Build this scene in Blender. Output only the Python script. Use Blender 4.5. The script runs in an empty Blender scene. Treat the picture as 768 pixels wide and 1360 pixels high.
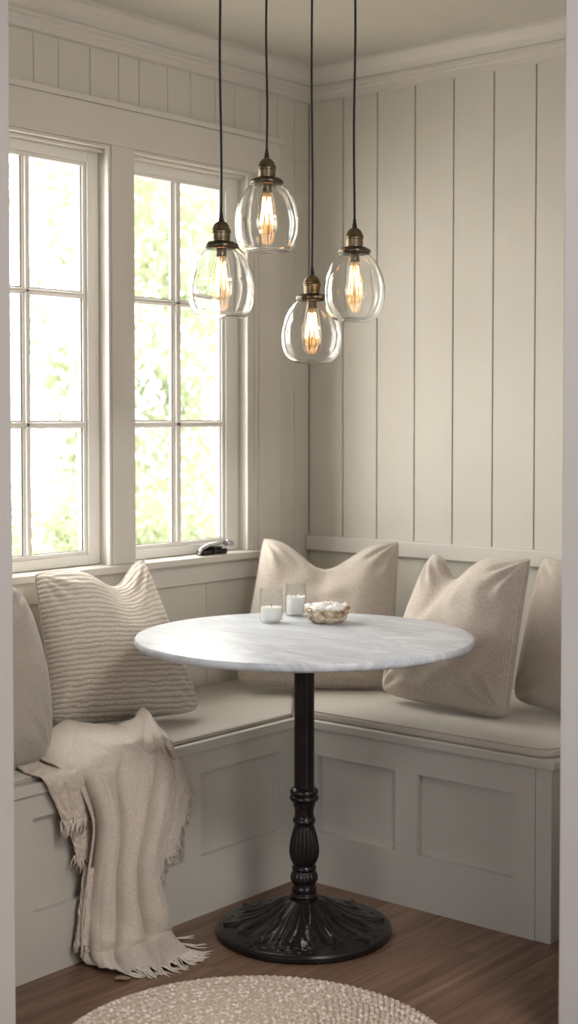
import bpy, bmesh, math, random
from mathutils import Vector, noise, Matrix
random.seed(7)
SC = bpy.context.scene
COL = SC.collection
PI = math.pi

# ------------------------------------------------------------------ camera
F_PX = 1914.38; PITCH = math.radians(2.2); YAW = 0.69882
CAM = Vector((2.9763, -3.6577, 1.276))
cd = bpy.data.cameras.new('camera'); cam = bpy.data.objects.new('camera', cd); COL.objects.link(cam)
cam.location = CAM; cam.rotation_euler = (PI/2 - PITCH, 0, YAW)
cd.sensor_width = 36.0; cd.lens = F_PX/1360*36.0
PYC = 553 + F_PX*math.tan(PITCH)
cd.shift_y = -(680-PYC)/1360.0
cd.clip_start = 0.05
cd.dof.use_dof = True; cd.dof.focus_distance = 3.62; cd.dof.aperture_fstop = 2.9
SC.camera = cam
FW = Vector((-math.sin(YAW)*math.cos(PITCH), math.cos(YAW)*math.cos(PITCH), -math.sin(PITCH)))
RT = Vector((math.cos(YAW), math.sin(YAW), 0)); UP = RT.cross(FW)
def ray(px, py): return FW + RT*((px-384)/F_PX) - UP*((py-PYC)/F_PX)
def at(px, py, d): return CAM + ray(px, py)*d
def onx(px, py, x): r = ray(px, py); return CAM + r*((x-CAM.x)/r.x)
def onz(px, py, z): r = ray(px, py); return CAM + r*((z-CAM.z)/r.z)

# ------------------------------------------------------------------ light
SC.view_settings.view_transform = 'Standard'; SC.view_settings.look = 'None'
SC.view_settings.exposure = 1.45; SC.view_settings.gamma = 1.0
SC.view_settings.use_curve_mapping = False
W = bpy.data.worlds.new('world'); SC.world = W; W.use_nodes = True
bg = W.node_tree.nodes['Background']; bg.inputs[0].default_value = (1.0, 0.972, 0.915, 1); bg.inputs[1].default_value = 4.3
sd = bpy.data.lights.new('sun', 'SUN'); sd.energy = 4.5; sd.angle = math.radians(3); sd.color = (1, 0.94, 0.83)
sun = bpy.data.objects.new('sun', sd); COL.objects.link(sun)
sun.rotation_euler = Vector((0.55, -0.35, 0.95)).to_track_quat('Z', 'Y').to_euler()
def area(name, loc, target, sx, sy, e, color, portal=False):
    d = bpy.data.lights.new(name, 'AREA'); d.shape = 'RECTANGLE'; d.size = sx; d.size_y = sy; d.energy = e; d.color = color
    o = bpy.data.objects.new(name, d); COL.objects.link(o); o.location = loc
    o.rotation_euler = (Vector(target)-Vector(loc)).to_track_quat('-Z', 'Y').to_euler()
    if portal: d.cycles.is_portal = True
    return o
area('window_portal', (-0.16, -0.545, 1.44), (1, -0.545, 1.44), 0.56, 1.25, 1, (1, 1, 1), True)
area('window_portal', (-0.16, -1.14, 1.44), (1, -1.14, 1.44), 0.56, 1.25, 1, (1, 1, 1), True)
# added fill light from behind the camera; no window is built there
area('room_fill_light', (1.9, -6.0, 2.05), (1.0, -0.6, 0.6), 2.4, 1.5, 20, (0.93, 0.96, 1.0))
# ceiling fitting of the larger room, to the right of the camera's view
area('room_ceiling_light', (2.75, -1.9, 2.36), (2.2, -1.5, 0), 0.7, 0.7, 17, (1.0, 0.96, 0.91))
area('room_fill_light', (5.7, -3.0, 1.7), (0.6, -0.9, 0.8), 2.0, 1.8, 17, (1.0, 0.96, 0.92))  # second added fill, from the right side of the room

# ------------------------------------------------------------------ node helpers
def new_mat(name):
    m = bpy.data.materials.new(name); m.use_nodes = True
    nt = m.node_tree; nt.nodes.clear()
    out = nt.nodes.new('ShaderNodeOutputMaterial'); b = nt.nodes.new('ShaderNodeBsdfPrincipled')
    nt.links.new(b.outputs[0], out.inputs[0])
    return m, nt, b, out
def N(nt, t, **kw):
    n = nt.nodes.new(t)
    for k, v in kw.items():
        if k[0] == '_': setattr(n, k[1:], v)
        else: n.inputs[k.replace('_', ' ')].default_value = v
    return n
def coords(nt, kind='Object', scale=(1,1,1), rot=(0,0,0)):
    tc = nt.nodes.new('ShaderNodeTexCoord'); mp = nt.nodes.new('ShaderNodeMapping')
    mp.inputs['Scale'].default_value = scale; mp.inputs['Rotation'].default_value = rot
    nt.links.new(tc.outputs[kind], mp.inputs[0]); return mp.outputs[0]
def ramp(nt, fac, stops):
    r = nt.nodes.new('ShaderNodeValToRGB'); nt.links.new(fac, r.inputs[0])
    e = r.color_ramp.elements
    while len(e) < len(stops): e.new(0.5)
    for i, (p, c) in enumerate(stops): e[i].position = p; e[i].color = (*c, 1) if len(c) == 3 else c
    return r.outputs[0]
def bump(nt, b, h, strength, dist, prev=None):
    n = nt.nodes.new('ShaderNodeBump'); n.inputs['Strength'].default_value = strength; n.inputs['Distance'].default_value = dist
    nt.links.new(h, n.inputs['Height'])
    if prev is not None: nt.links.new(prev, n.inputs['Normal'])
    if b is not None: nt.links.new(n.outputs[0], b.inputs['Normal'])
    return n.outputs[0]
def math_node(nt, op, a, bb):
    n = nt.nodes.new('ShaderNodeMath'); n.operation = op
    for i, v in enumerate((a, bb)):
        if isinstance(v, (int, float)): n.inputs[i].default_value = v
        else: nt.links.new(v, n.inputs[i])
    return n.outputs[0]

def paint(name, c, rough=0.55, var=0.03):
    m, nt, b, o = new_mat(name)
    v = coords(nt); n = N(nt, 'ShaderNodeTexNoise', Scale=3.0, Detail=3.0); nt.links.new(v, n.inputs['Vector'])
    col = ramp(nt, n.outputs[0], [(0.3, tuple(x*(1-var) for x in c)), (0.7, tuple(x*(1+var) for x in c))])
    nt.links.new(col, b.inputs['Base Color']); b.inputs['Roughness'].default_value = rough
    n2 = N(nt, 'ShaderNodeTexNoise', Scale=160.0, Detail=2.0); nt.links.new(v, n2.inputs['Vector'])
    bump(nt, b, n2.outputs[0], 0.15, 0.0006)
    return m
def metal(name, c, rough, metallic=1.0, var=0.25, bs=60):
    m, nt, b, o = new_mat(name)
    v = coords(nt); n = N(nt, 'ShaderNodeTexNoise', Scale=float(bs), Detail=4.0); nt.links.new(v, n.inputs['Vector'])
    col = ramp(nt, n.outputs[0], [(0.3, tuple(x*(1-var) for x in c)), (0.7, tuple(min(1, x*(1+var)) for x in c))])
    nt.links.new(col, b.inputs['Base Color']); b.inputs['Roughness'].default_value = rough; b.inputs['Metallic'].default_value = metallic
    bump(nt, b, n.outputs[0], 0.2, 0.001)
    return m
def fabric(name, c, scale=900, dark=0.72, rib=None):
    """woven cloth: crossed thread bands plus slub noise; uses the UV map (metres)"""
    m, nt, b, o = new_mat(name)
    v = coords(nt, 'UV')
    w1 = N(nt, 'ShaderNodeTexWave', Scale=scale/20, Distortion=2.5, Detail=2.0, _bands_direction='X'); nt.links.new(v, w1.inputs['Vector']); w1.inputs['Detail Scale'].default_value = 3
    w2 = N(nt, 'ShaderNodeTexWave', Scale=scale/20, Distortion=2.5, Detail=2.0, _bands_direction='Y'); nt.links.new(v, w2.inputs['Vector']); w2.inputs['Detail Scale'].default_value = 3
    vs = coords(nt, 'UV', (110, 420, 1)); n1 = N(nt, 'ShaderNodeTexNoise', Scale=1.0, Detail=3.0); nt.links.new(vs, n1.inputs['Vector'])
    vs2 = coords(nt, 'UV', (420, 110, 1)); n2 = N(nt, 'ShaderNodeTexNoise', Scale=1.0, Detail=3.0); nt.links.new(vs2, n2.inputs['Vector'])
    h = math_node(nt, 'ADD', w1.outputs[0], w2.outputs[0]); h = math_node(nt, 'MULTIPLY', h, 0.35)
    h = math_node(nt, 'ADD', h, n1.outputs[0]); h = math_node(nt, 'ADD', h, n2.outputs[0])
    hn = math_node(nt, 'MULTIPLY', h, 0.5)
    col = ramp(nt, hn, [(0.42, tuple(x*dark for x in c)), (0.75, tuple(min(1, x*1.12) for x in c))])
    nt.links.new(col, b.inputs['Base Color'])
    b.inputs['Roughness'].default_value = 0.95; b.inputs['Sheen Weight'].default_value = 0.25; b.inputs['Sheen Roughness'].default_value = 0.6
    nb = bump(nt, None, hn, 0.55, 0.0022)
    if rib:
        vr = coords(nt, 'UV', (1, 1, 1), (0, 0, rib[1]))
        r1 = N(nt, 'ShaderNodeTexWave', Scale=rib[0]/20, Distortion=2.6, Detail=3.0, _bands_direction='Y'); r1.inputs['Detail Scale'].default_value = 1.5
        nt.links.new(vr, r1.inputs['Vector'])
        vr2 = coords(nt, 'UV', (90, 330, 1), (0, 0, rib[1])); nn = N(nt, 'ShaderNodeTexNoise', Scale=1.0, Detail=2.0); nt.links.new(vr2, nn.inputs['Vector'])
        rr = math_node(nt, 'MULTIPLY', r1.outputs[0], nn.outputs[0])
        mix = nt.nodes.new('ShaderNodeMix'); mix.data_type = 'RGBA'; mix.blend_type = 'MULTIPLY'; mix.inputs[0].default_value = 1
        c2 = ramp(nt, rr, [(0.02, (0.66, 0.63, 0.60)), (0.26, (1, 1, 1))])
        nt.links.new(col, mix.inputs[6]); nt.links.new(c2, mix.inputs[7]); nt.links.new(mix.outputs[2], b.inputs['Base Color'])
        nb = bump(nt, None, rr, 0.8, 0.0045, nb)
    nt.links.new(nb, b.inputs['Normal'])
    return m
def thin_glass(name, tint=(1,1,1), edge=(0.55,0.58,0.57), power=0.35, wobble=0.0, gl=1.0):
    m, nt, b, out = new_mat(name); nt.nodes.remove(b)
    tr = nt.nodes.new('ShaderNodeBsdfTransparent'); gs = nt.nodes.new('ShaderNodeBsdfGlossy'); gs.inputs['Roughness'].default_value = 0.02
    lw = nt.nodes.new('ShaderNodeLayerWeight'); lw.inputs['Blend'].default_value = 0.5
    c = ramp(nt, lw.outputs['Facing'], [(0.0, tint), (0.80, tint), (1.0, edge)])
    nt.links.new(c, tr.inputs[0])
    if wobble:
        n = N(nt, 'ShaderNodeTexNoise', Scale=14.0, Detail=1.0); nt.links.new(coords(nt), n.inputs['Vector'])
        nb = bump(nt, None, n.outputs[0], wobble, 0.02); nt.links.new(nb, gs.inputs['Normal']); pass
    mx = nt.nodes.new('ShaderNodeMixShader'); f = math_node(nt, 'POWER', lw.outputs['Facing'], 4.0); f = math_node(nt, 'MULTIPLY_ADD', f, 0.55); f.node.inputs[2].default_value = 0.035; f = math_node(nt, 'MULTIPLY', f, gl)
    nt.links.new(f, mx.inputs[0]); nt.links.new(tr.outputs[0], mx.inputs[1]); nt.links.new(gs.outputs[0], mx.inputs[2])
    nt.links.new(mx.outputs[0], out.inputs[0])
    return m

# ------------------------------------------------------------------ materials
WALLC = (0.60, 0.573, 0.505)
M_WALL = paint('wall_paint', WALLC)
M_TRIM = paint('trim_paint', (0.63, 0.60, 0.545), 0.42)
M_SASH = paint('sash_paint', (0.76, 0.745, 0.70), 0.35)
M_BENCH = paint('bench_paint', (0.54, 0.512, 0.47), 0.5)
M_CEIL = paint('ceiling_paint', (0.60, 0.575, 0.52), 0.8)
M_JAMB = paint('jamb_paint', (0.61, 0.585, 0.585), 0.6)
M_GAP = paint('gap_shadow_paint', (0.30, 0.27, 0.23), 0.8)
M_GASKET = paint('grey_gasket', (0.16, 0.16, 0.165), 0.6)
M_BRASS = metal('aged_brass', (0.17, 0.135, 0.085), 0.4)
M_RING = metal('dark_bronze', (0.11, 0.09, 0.07), 0.3)
M_CORD = metal('black_cord', (0.012, 0.011, 0.010), 0.7, 0.0)
M_BLACK = metal('black_cast_iron', (0.020, 0.017, 0.016), 0.25, 0.5, 0.4, 25)
M_CHROME = metal('chrome', (0.55, 0.55, 0.56), 0.15)
M_PANE = thin_glass('window_glass', (1, 1, 1), (0.9, 0.95, 0.93), 0.2, 0, 0.6)
def real_glass(name, c, wob=0.0):
    m, nt, b, o = new_mat(name)
    b.inputs['Base Color'].default_value = (*c, 1); b.inputs['Roughness'].default_value = 0.0
    b.inputs['Transmission Weight'].default_value = 1.0; b.inputs['IOR'].default_value = 1.46
    if wob:
        n = N(nt, 'ShaderNodeTexNoise', Scale=22.0, Detail=1.0); nt.links.new(coords(nt), n.inputs['Vector']); bump(nt, b, n.outputs[0], wob, 0.004)
    return m
M_GLOBE = real_glass('globe_glass', (0.985, 0.99, 0.985), 0.35)
M_BULB = thin_glass('bulb_glass', (1.0, 0.93, 0.82), (0.62, 0.45, 0.28), 0.4, 0, 1.0)
M_TUMBLER = thin_glass('tumbler_glass', (0.97, 0.98, 0.98), (0.45, 0.48, 0.49), 0.45, 0, 1.2)
M_CUSH = fabric('seat_canvas', (0.50, 0.46, 0.40), 1500, 0.93)
M_LINEN = fabric('oatmeal_linen', (0.56, 0.495, 0.425), 1700, 0.58)
M_LINEN2 = fabric('beige_linen', (0.54, 0.47, 0.405), 1700, 0.58)
M_GREY = fabric('grey_linen', (0.37, 0.33, 0.285), 2300, 0.80)
M_RIB = fabric('ribbed_wool', (0.74, 0.67, 0.585), 1700, 0.8, (450, 0.05))
M_THROW = fabric('throw_wool', (0.62, 0.54, 0.47), 1500, 0.62)
M_FRINGE = paint('fringe_yarn', (0.64, 0.57, 0.50), 0.95, 0.06)
M_SEAM = paint('seam_cloth', (0.50, 0.44, 0.38), 0.95, 0.06)
M_PIPE = paint('piping_cloth', (0.42, 0.35, 0.29), 0.9, 0.1)

def make_wax(name, c):
    m, nt, b, o = new_mat(name)
    n = N(nt, 'ShaderNodeTexNoise', Scale=90.0, Detail=3.0); nt.links.new(coords(nt), n.inputs['Vector'])
    nt.links.new(ramp(nt, n.outputs[0], [(0.3, tuple(x*0.93 for x in c)), (0.7, c)]), b.inputs['Base Color'])
    b.inputs['Roughness'].default_value = 0.5; b.inputs['Subsurface Weight'].default_value = 0.2
    b.inputs['Subsurface Radius'].default_value = (0.01, 0.008, 0.006)
    bump(nt, b, n.outputs[0], 0.3, 0.001); return m
M_WAX = make_wax('white_wax', (0.82, 0.81, 0.78))

def make_marble():
    m, nt, b, o = new_mat('white_marble')
    v = coords(nt, 'Object', (1.6, 5.0, 3), (0, 0, 0.75))
    n0 = N(nt, 'ShaderNodeTexNoise', Scale=1.6, Detail=8.0, Roughness=0.62, Distortion=1.3); nt.links.new(v, n0.inputs['Vector'])
    n1 = N(nt, 'ShaderNodeTexNoise', Scale=4.5, Detail=9.0, Roughness=0.7, Distortion=2.2); nt.links.new(v, n1.inputs['Vector'])
    a = math_node(nt, 'SUBTRACT', n0.outputs[0], 0.5); a = math_node(nt, 'ABSOLUTE', a, 0)
    c1 = ramp(nt, a, [(0.0, (0.50, 0.53, 0.58)), (0.05, (0.61, 0.64, 0.69)), (0.16, (0.69, 0.72, 0.77))])
    c2 = ramp(nt, n1.outputs[0], [(0.35, (0.86, 0.875, 0.90)), (0.6, (1, 1, 1))])
    mix = nt.nodes.new('ShaderNodeMix'); mix.data_type = 'RGBA'; mix.blend_type = 'MULTIPLY'; mix.inputs[0].default_value = 1
    nt.links.new(c1, mix.inputs[6]); nt.links.new(c2, mix.inputs[7]); nt.links.new(mix.outputs[2], b.inputs['Base Color'])
    b.inputs['Roughness'].default_value = 0.34; b.inputs['Specular IOR Level'].default_value = 0.5
    return m
M_MARBLE = make_marble()

def make_floor():
    m, nt, b, o = new_mat('wood_planks')
    v = coords(nt, 'Object', (1, 1, 1), (0, 0, PI/2))
    br = N(nt, 'ShaderNodeTexBrick', Scale=1.0, _offset=0.37); nt.links.new(v, br.inputs['Vector'])
    br.inputs['Color1'].default_value = (0.0, 0.0, 0.0, 1); br.inputs['Color2'].default_value = (1, 1, 1, 1); br.inputs['Mortar'].default_value = (0.5, 0.5, 0.5, 1)
    br.inputs['Mortar Size'].default_value = 0.0011; br.inputs['Mortar Smooth'].default_value = 0.3
    br.inputs['Brick Width'].default_value = 1.25; br.inputs['Row Height'].default_value = 0.128
    g = coords(nt, 'Object', (24, 1.5, 1))
    addv = nt.nodes.new('ShaderNodeVectorMath'); addv.operation = 'ADD'; sc = nt.nodes.new('ShaderNodeVectorMath'); sc.operation = 'SCALE'; sc.inputs[3].default_value = 13.0
    nt.links.new(br.outputs['Color'], sc.inputs[0]); nt.links.new(g, addv.inputs[0]); nt.links.new(sc.outputs[0], addv.inputs[1])
    n = N(nt, 'ShaderNodeTexNoise', Scale=1.3, Detail=7.0, Roughness=0.62, Distortion=0.6); nt.links.new(addv.outputs[0], n.inputs['Vector'])
    gw = ramp(nt, n.outputs[0], [(0.25, (0.105, 0.058, 0.036)), (0.5, (0.195, 0.115, 0.075)), (0.75, (0.30, 0.192, 0.135))])
    tone = ramp(nt, br.outputs['Color'], [(0.0, (0.86, 0.84, 0.83)), (1.0, (1.08, 1.08, 1.08))])
    mix = nt.nodes.new('ShaderNodeMix'); mix.data_type = 'RGBA'; mix.blend_type = 'MULTIPLY'; mix.inputs[0].default_value = 1
    nt.links.new(gw, mix.inputs[6]); nt.links.new(tone, mix.inputs[7])
    mix2 = nt.nodes.new('ShaderNodeMix'); mix2.data_type = 'RGBA'
    nt.links.new(br.outputs['Fac'], mix2.inputs[0]); nt.links.new(mix.outputs[2], mix2.inputs[6]); mix2.inputs[7].default_value = (0.035, 0.02, 0.014, 1)
    nt.links.new(mix2.outputs[2], b.inputs['Base Color'])
    rr = ramp(nt, n.outputs[0], [(0.3, (0.5,)*3), (0.7, (0.36,)*3)]); nt.links.new(rr, b.inputs['Roughness'])
    h = math_node(nt, 'SUBTRACT', n.outputs[0], br.outputs['Fac']); bump(nt, b, h, 0.3, 0.0015)
    return m
M_FLOOR = make_floor()

def make_rugmat():
    m, nt, b, o = new_mat('jute_braid')
    v = coords(nt); vo = N(nt, 'ShaderNodeTexVoronoi', Scale=95.0); nt.links.new(v, vo.inputs['Vector'])
    n = N(nt, 'ShaderNodeTexNoise', Scale=60.0, Detail=3.0); nt.links.new(v, n.inputs['Vector'])
    h = math_node(nt, 'ADD', vo.outputs['Distance'], n.outputs[0])
    nt.links.new(ramp(nt, h, [(0.7, (0.90, 0.81, 0.73)), (1.15, (0.56, 0.46, 0.38))]), b.inputs['Base Color'])
    b.inputs['Roughness'].default_value = 0.95
    inv = math_node(nt, 'SUBTRACT', 1.0, h); bump(nt, b, inv, 0.8, 0.004)
    return m
M_RUG = make_rugmat()

def make_basket():
    m, nt, b, o = new_mat('woven_bark')
    v = coords(nt, 'Object', (1, 1, 1)); vo = N(nt, 'ShaderNodeTexVoronoi', Scale=130.0); nt.links.new(v, vo.inputs['Vector'])
    n = N(nt, 'ShaderNodeTexNoise', Scale=45.0, Detail=4.0); nt.links.new(v, n.inputs['Vector'])
    nt.links.new(ramp(nt, n.outputs[0], [(0.35, (0.24, 0.15, 0.085)), (0.5, (0.50, 0.39, 0.27)), (0.65, (0.68, 0.60, 0.48))]), b.inputs['Base Color'])
    b.inputs['Roughness'].default_value = 0.85; bump(nt, b, vo.outputs['Distance'], 0.9, 0.003); return m
M_BASKET = make_basket()
M_LEAFLET = paint('dry_leaf', (0.30, 0.20, 0.14), 0.7, 0.2)

def make_leafmat(name, c):
    m, nt, b, out = new_mat(name)
    n = N(nt, 'ShaderNodeTexNoise', Scale=2.2, Detail=3.0); nt.links.new(coords(nt), n.inputs['Vector'])
    col = ramp(nt, n.outputs[0], [(0.3, tuple(x*0.75 for x in c)), (0.7, tuple(min(1, x*1.3) for x in c))])
    nt.links.new(col, b.inputs['Base Color']); b.inputs['Roughness'].default_value = 0.5
    t = nt.nodes.new('ShaderNodeBsdfTranslucent'); nt.links.new(col, t.inputs[0])
    mx = nt.nodes.new('ShaderNodeMixShader'); mx.inputs[0].default_value = 0.5
    nt.links.new(b.outputs[0], mx.inputs[1]); nt.links.new(t.outputs[0], mx.inputs[2]); nt.links.new(mx.outputs[0], out.inputs[0])
    return m
M_LEAF = make_leafmat('leaf_green', (0.205, 0.245, 0.145))
M_BARK = paint('bark', (0.38, 0.36, 0.27), 0.9, 0.3)
M_GRAVEL = paint('pale_gravel', (0.34, 0.31, 0.27), 0.9, 0.3)

def make_fil():
    m, nt, b, out = new_mat('glowing_filament')
    e = nt.nodes.new('ShaderNodeEmission'); e.inputs[0].default_value = (1.0, 0.50, 0.20, 1); e.inputs[1].default_value = 7.5
    nt.nodes.remove(b); nt.links.new(e.outputs[0], out.inputs[0]); return m
M_FIL = make_fil()

# ------------------------------------------------------------------ mesh helpers
def tag(o, label=None, cat=None, group=None, kind=None):
    if label: o['label'] = label
    if cat: o['category'] = cat
    if group: o['group'] = group
    if kind: o['kind'] = kind
    return o
def empty(name, loc=(0,0,0), rz=0):
    o = bpy.data.objects.new(name, None); COL.objects.link(o); o.location = loc; o.rotation_euler = (0,0,rz)
    o.empty_display_size = 0.05
    return o
def obj(name, bm, mat, parent=None, smooth=False, bevel=0, seg=2, auto=None):
    me = bpy.data.meshes.new(name); bmesh.ops.recalc_face_normals(bm, faces=bm.faces[:]); bm.to_mesh(me); bm.free()
    if mat: me.materials.append(mat)
    o = bpy.data.objects.new(name, me); COL.objects.link(o)
    if smooth: me.polygons.foreach_set('use_smooth', [True]*len(me.polygons))
    if auto: me.set_sharp_from_angle(angle=math.radians(auto))
    if bevel:
        md = o.modifiers.new('bevel', 'BEVEL'); md.width = bevel; md.segments = seg; md.limit_method = 'ANGLE'; md.angle_limit = math.radians(40)
    if parent:
        o.parent = parent
    return o
def box(bm, x0, x1, y0, y1, z0, z1):
    vs = [bm.verts.new(p) for p in ((x0,y0,z0),(x1,y0,z0),(x1,y1,z0),(x0,y1,z0),(x0,y0,z1),(x1,y0,z1),(x1,y1,z1),(x0,y1,z1))]
    for f in ((0,3,2,1),(4,5,6,7),(0,1,5,4),(1,2,6,5),(2,3,7,6),(3,0,4,7)): bm.faces.new([vs[i] for i in f])
def boxes(L):
    bm = bmesh.new()
    for b in L: box(bm, *b)
    return bm
def lathe(bm, prof, n=48, c=(0,0,0), close_top=False, close_bot=False, fn=None):
    rings = []
    for r, z in prof:
        ring = []
        for k in range(n):
            a = 2*PI*k/n; rr, zz = (r, z) if fn is None else fn(r, z, a)
            ring.append(bm.verts.new((c[0]+rr*math.cos(a), c[1]+rr*math.sin(a), c[2]+zz)))
        rings.append(ring)
    for a, b in zip(rings, rings[1:]):
        for k in range(n): bm.faces.new((a[k], a[(k+1)%n], b[(k+1)%n], b[k]))
    if close_bot: bm.faces.new(rings[0][::-1])
    if close_top: bm.faces.new(rings[-1])
    return rings
def tube(bm, pts, r, n=8, cap=True):
    pts = [Vector(p) for p in pts]; rs = r if isinstance(r, (list, tuple)) else [r]*len(pts)
    rings = []; prev = None
    for i, p in enumerate(pts):
        t = (pts[min(i+1, len(pts)-1)] - pts[max(i-1, 0)])
        if t.length < 1e-9: t = Vector((0,0,1))
        t.normalize()
        if prev is None:
            u = t.orthogonal().normalized()
        else:
            u = (prev - t*prev.dot(t)); u = u.normalized() if u.length > 1e-6 else t.orthogonal().normalized()
        prev = u; w = t.cross(u)
        rings.append([bm.verts.new(p + (u*math.cos(2*PI*k/n) + w*math.sin(2*PI*k/n))*rs[i]) for k in range(n)])
    for a, b in zip(rings, rings[1:]):
        for k in range(n): bm.faces.new((a[k], a[(k+1)%n], b[(k+1)%n], b[k]))
    if cap: bm.faces.new(rings[0][::-1]); bm.faces.new(rings[-1])
def grid_mesh(bm, P, uvs=None):
    """P[i][j] -> Vector"""
    V = [[bm.verts.new(p) for p in row] for row in P]; uvl = bm.loops.layers.uv.verify()
    for i in range(len(P)-1):
        for j in range(len(P[0])-1):
            f = bm.faces.new((V[i][j], V[i][j+1], V[i+1][j+1], V[i+1][j]))
            if uvs:
                for l, (a, b) in zip(f.loops, ((i,j),(i,j+1),(i+1,j+1),(i+1,j))): l[uvl].uv = uvs(a, b)
    return V
def struct(name, bm, mat, bevel=0, **k): return tag(obj(name, bm, mat, None, bevel=bevel, **k), kind='structure')

# ------------------------------------------------------------------ the room
HC = 2.39
RX, RY = 6.2, -6.8            # room extents behind the camera
struct('floor', boxes([(-0.15, RX, RY, 0.15, -0.05, 0)]), M_FLOOR)
struct('ceiling', boxes([(-0.15, RX, RY, 0.15, HC, HC+0.12)]), M_CEIL)
ZO0, ZO1 = 0.857, 2.031       # window openings
O2 = (-0.795, -0.296); O1 = (-1.40, -0.882)
wl = boxes([(-0.15, -0.02, RY, 0.15, 0, ZO0-0.02), (-0.15, -0.02, RY, 0.15, ZO1, HC), (-0.15, -0.02, O2[1], 0.15, ZO0-0.02, ZO1),
            (-0.15, -0.02, O1[1], O2[0], ZO0-0.02, ZO1), (-0.15, -0.02, RY, O1[0], ZO0-0.02, ZO1)])
G = 0.0018
ys = [0.0, -0.074, -0.157, -0.24, -0.359, -0.447, -0.554, -0.649, -0.764, -0.843, -0.95, -1.064, -1.15, -1.26, -1.37, -1.48, -1.59, -1.68, -1.772]
for a, b in zip(ys, ys[1:]): box(wl, -0.02, -0.012, b+G/2, a-G/2, 2.10, HC)                # planks over the windows
for a, b in ((0.0, -0.074), (-0.074, -0.157), (-0.157, -0.24)): box(wl, -0.02, -0.012, b+G/2, a-G/2, 0.3, 2.10)
yl = [-0.24, -0.49, -0.74, -0.99, -1.24, -1.49, -1.772]
for a, b in zip(yl, yl[1:]): box(wl, -0.02, -0.012, b+G/2, a-G/2, 0.3, 0.80)                 # lower wall behind the seat
box(wl, -0.02, -0.012, -1.772, -1.49, 0.80, 2.10)
struct('wall_left', wl, M_WALL, 0.0012, seg=1)
wb = boxes([(-0.02, 1.60, 0.008, 0.15, 0, HC)])
xs = [-0.012, 0.128, 0.264, 0.408, 0.549, 0.690, 0.832, 0.974, 1.116, 1.258, 1.40, 1.54]
for a, b in zip(xs, xs[1:]): box(wb, a+0.0017, b-0.0017, 0, 0.0081, 0.86, HC)
box(wb, -0.012, 1.54, 0, 0.0081, 0, 0.86)
struct('wall_back', wb, M_WALL, 0.0015, seg=1)
# walls flanking the alcove and the rest of the room behind the camera
EL = 0.655
struct('wall_entry_left', boxes([(-0.02, EL, -1.905, -1.772, 0, HC)]), M_JAMB, 0.004)
struct('wall_entry_right', boxes([(1.54, 1.68, -1.10, 0.15, 0, HC)]), M_JAMB, 0.004)
struct('wall_right', boxes([(RX, RX+0.12, RY, 0.15, 0, HC), (1.60, RX, 0.03, 0.15, 0, HC)]), M_WALL)
struct('wall_front', boxes([(-0.15, RX, RY-0.12, RY, 0, HC)]), M_WALL)

# crown moulding, swept along both walls
def crown(name, axis, a, b, off):
    prof = [(0, 0), (0.066, 0), (0.066, -0.008), (0.058, -0.012), (0.052, -0.024), (0.042, -0.038), (0.030, -0.048), (0.022, -0.054), (0.026, -0.057),
            (0.026, -0.066), (0.019, -0.070), (0.019, -0.078), (0.015, -0.082), (0.015, -0.099), (0.0, -0.102)]
    bm = bmesh.new(); ends = []
    for t, mit in ((a, 1), (b, 0)):
        row = []
        for d, z in prof:
            if axis == 'y': p = (off + d, t - (d if mit else 0), HC + z)
            else: p = (t + (d - 0.012 if mit else 0), off - d, HC + z)
            row.append(bm.verts.new(p))
        ends.append(row)
    for i in range(len(prof)-1): bm.faces.new((ends[0][i], ends[0][i+1], ends[1][i+1], ends[1][i]))
    bm.faces.new(ends[0]); bm.faces.new(ends[1][::-1])
    return struct(name, bm, M_TRIM)
crown('trim_1', 'y', 0.0, -1.772, -0.012)
crown('trim_2', 'x', 0.0, 1.54, 0.0)
struct('trim_3', boxes([(-0.008, 1.54, -0.020, 0.0, 0.840, 0.889)]), M_TRIM, 0.003)           # rail on the back wall
# window casing: head, cap, side boards, middle post, stepped inner strips
struct('trim_4', boxes([(-0.02, 0.0, -1.50, -0.157, ZO1+0.0, 2.135), (-0.02, 0.010, -1.51, -0.147, 2.135, 2.152)]), M_TRIM, 0.002)
struct('trim_5', boxes([(-0.02, 0.0, -0.2585, -0.157, 0.30, ZO1), (-0.0199, -0.009, -0.3045, -0.2585, ZO0, ZO1), (-0.02, -0.004, -0.275, -0.2585, ZO0, ZO1)]), M_TRIM, 0.0025)
struct('trim_6', boxes([(-0.02, 0.0, O1[1], O2[0], ZO0, ZO1), (-0.02, -0.004, O1[1]-0.010, O1[1], ZO0, ZO1)]), M_TRIM, 0.0025)
struct('trim_7', boxes([(-0.02, 0.0, -1.50, O1[0], ZO0-0.02, ZO1)]), M_TRIM, 0.0025)
struct('trim_8', boxes([(-0.02, 0.0, -1.76, -0.2585, 0.775, 0.836)]), M_TRIM, 0.002)           # apron board
struct('windowsill', boxes([(-0.15, 0.022, -1.765, -0.268, 0.836, 0.857)]), M_TRIM, 0.003)
# head beads inside the openings
for nm, (a, b) in (('trim_9', O2), ('trim_10', O1)):
    struct(nm, boxes([(-0.05, -0.006, a, b, ZO1-0.010, ZO1-0.0005), (-0.055, -0.028, a, b, ZO1-0.019, ZO1-0.010)]), M_TRIM, 0.0015)

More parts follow.
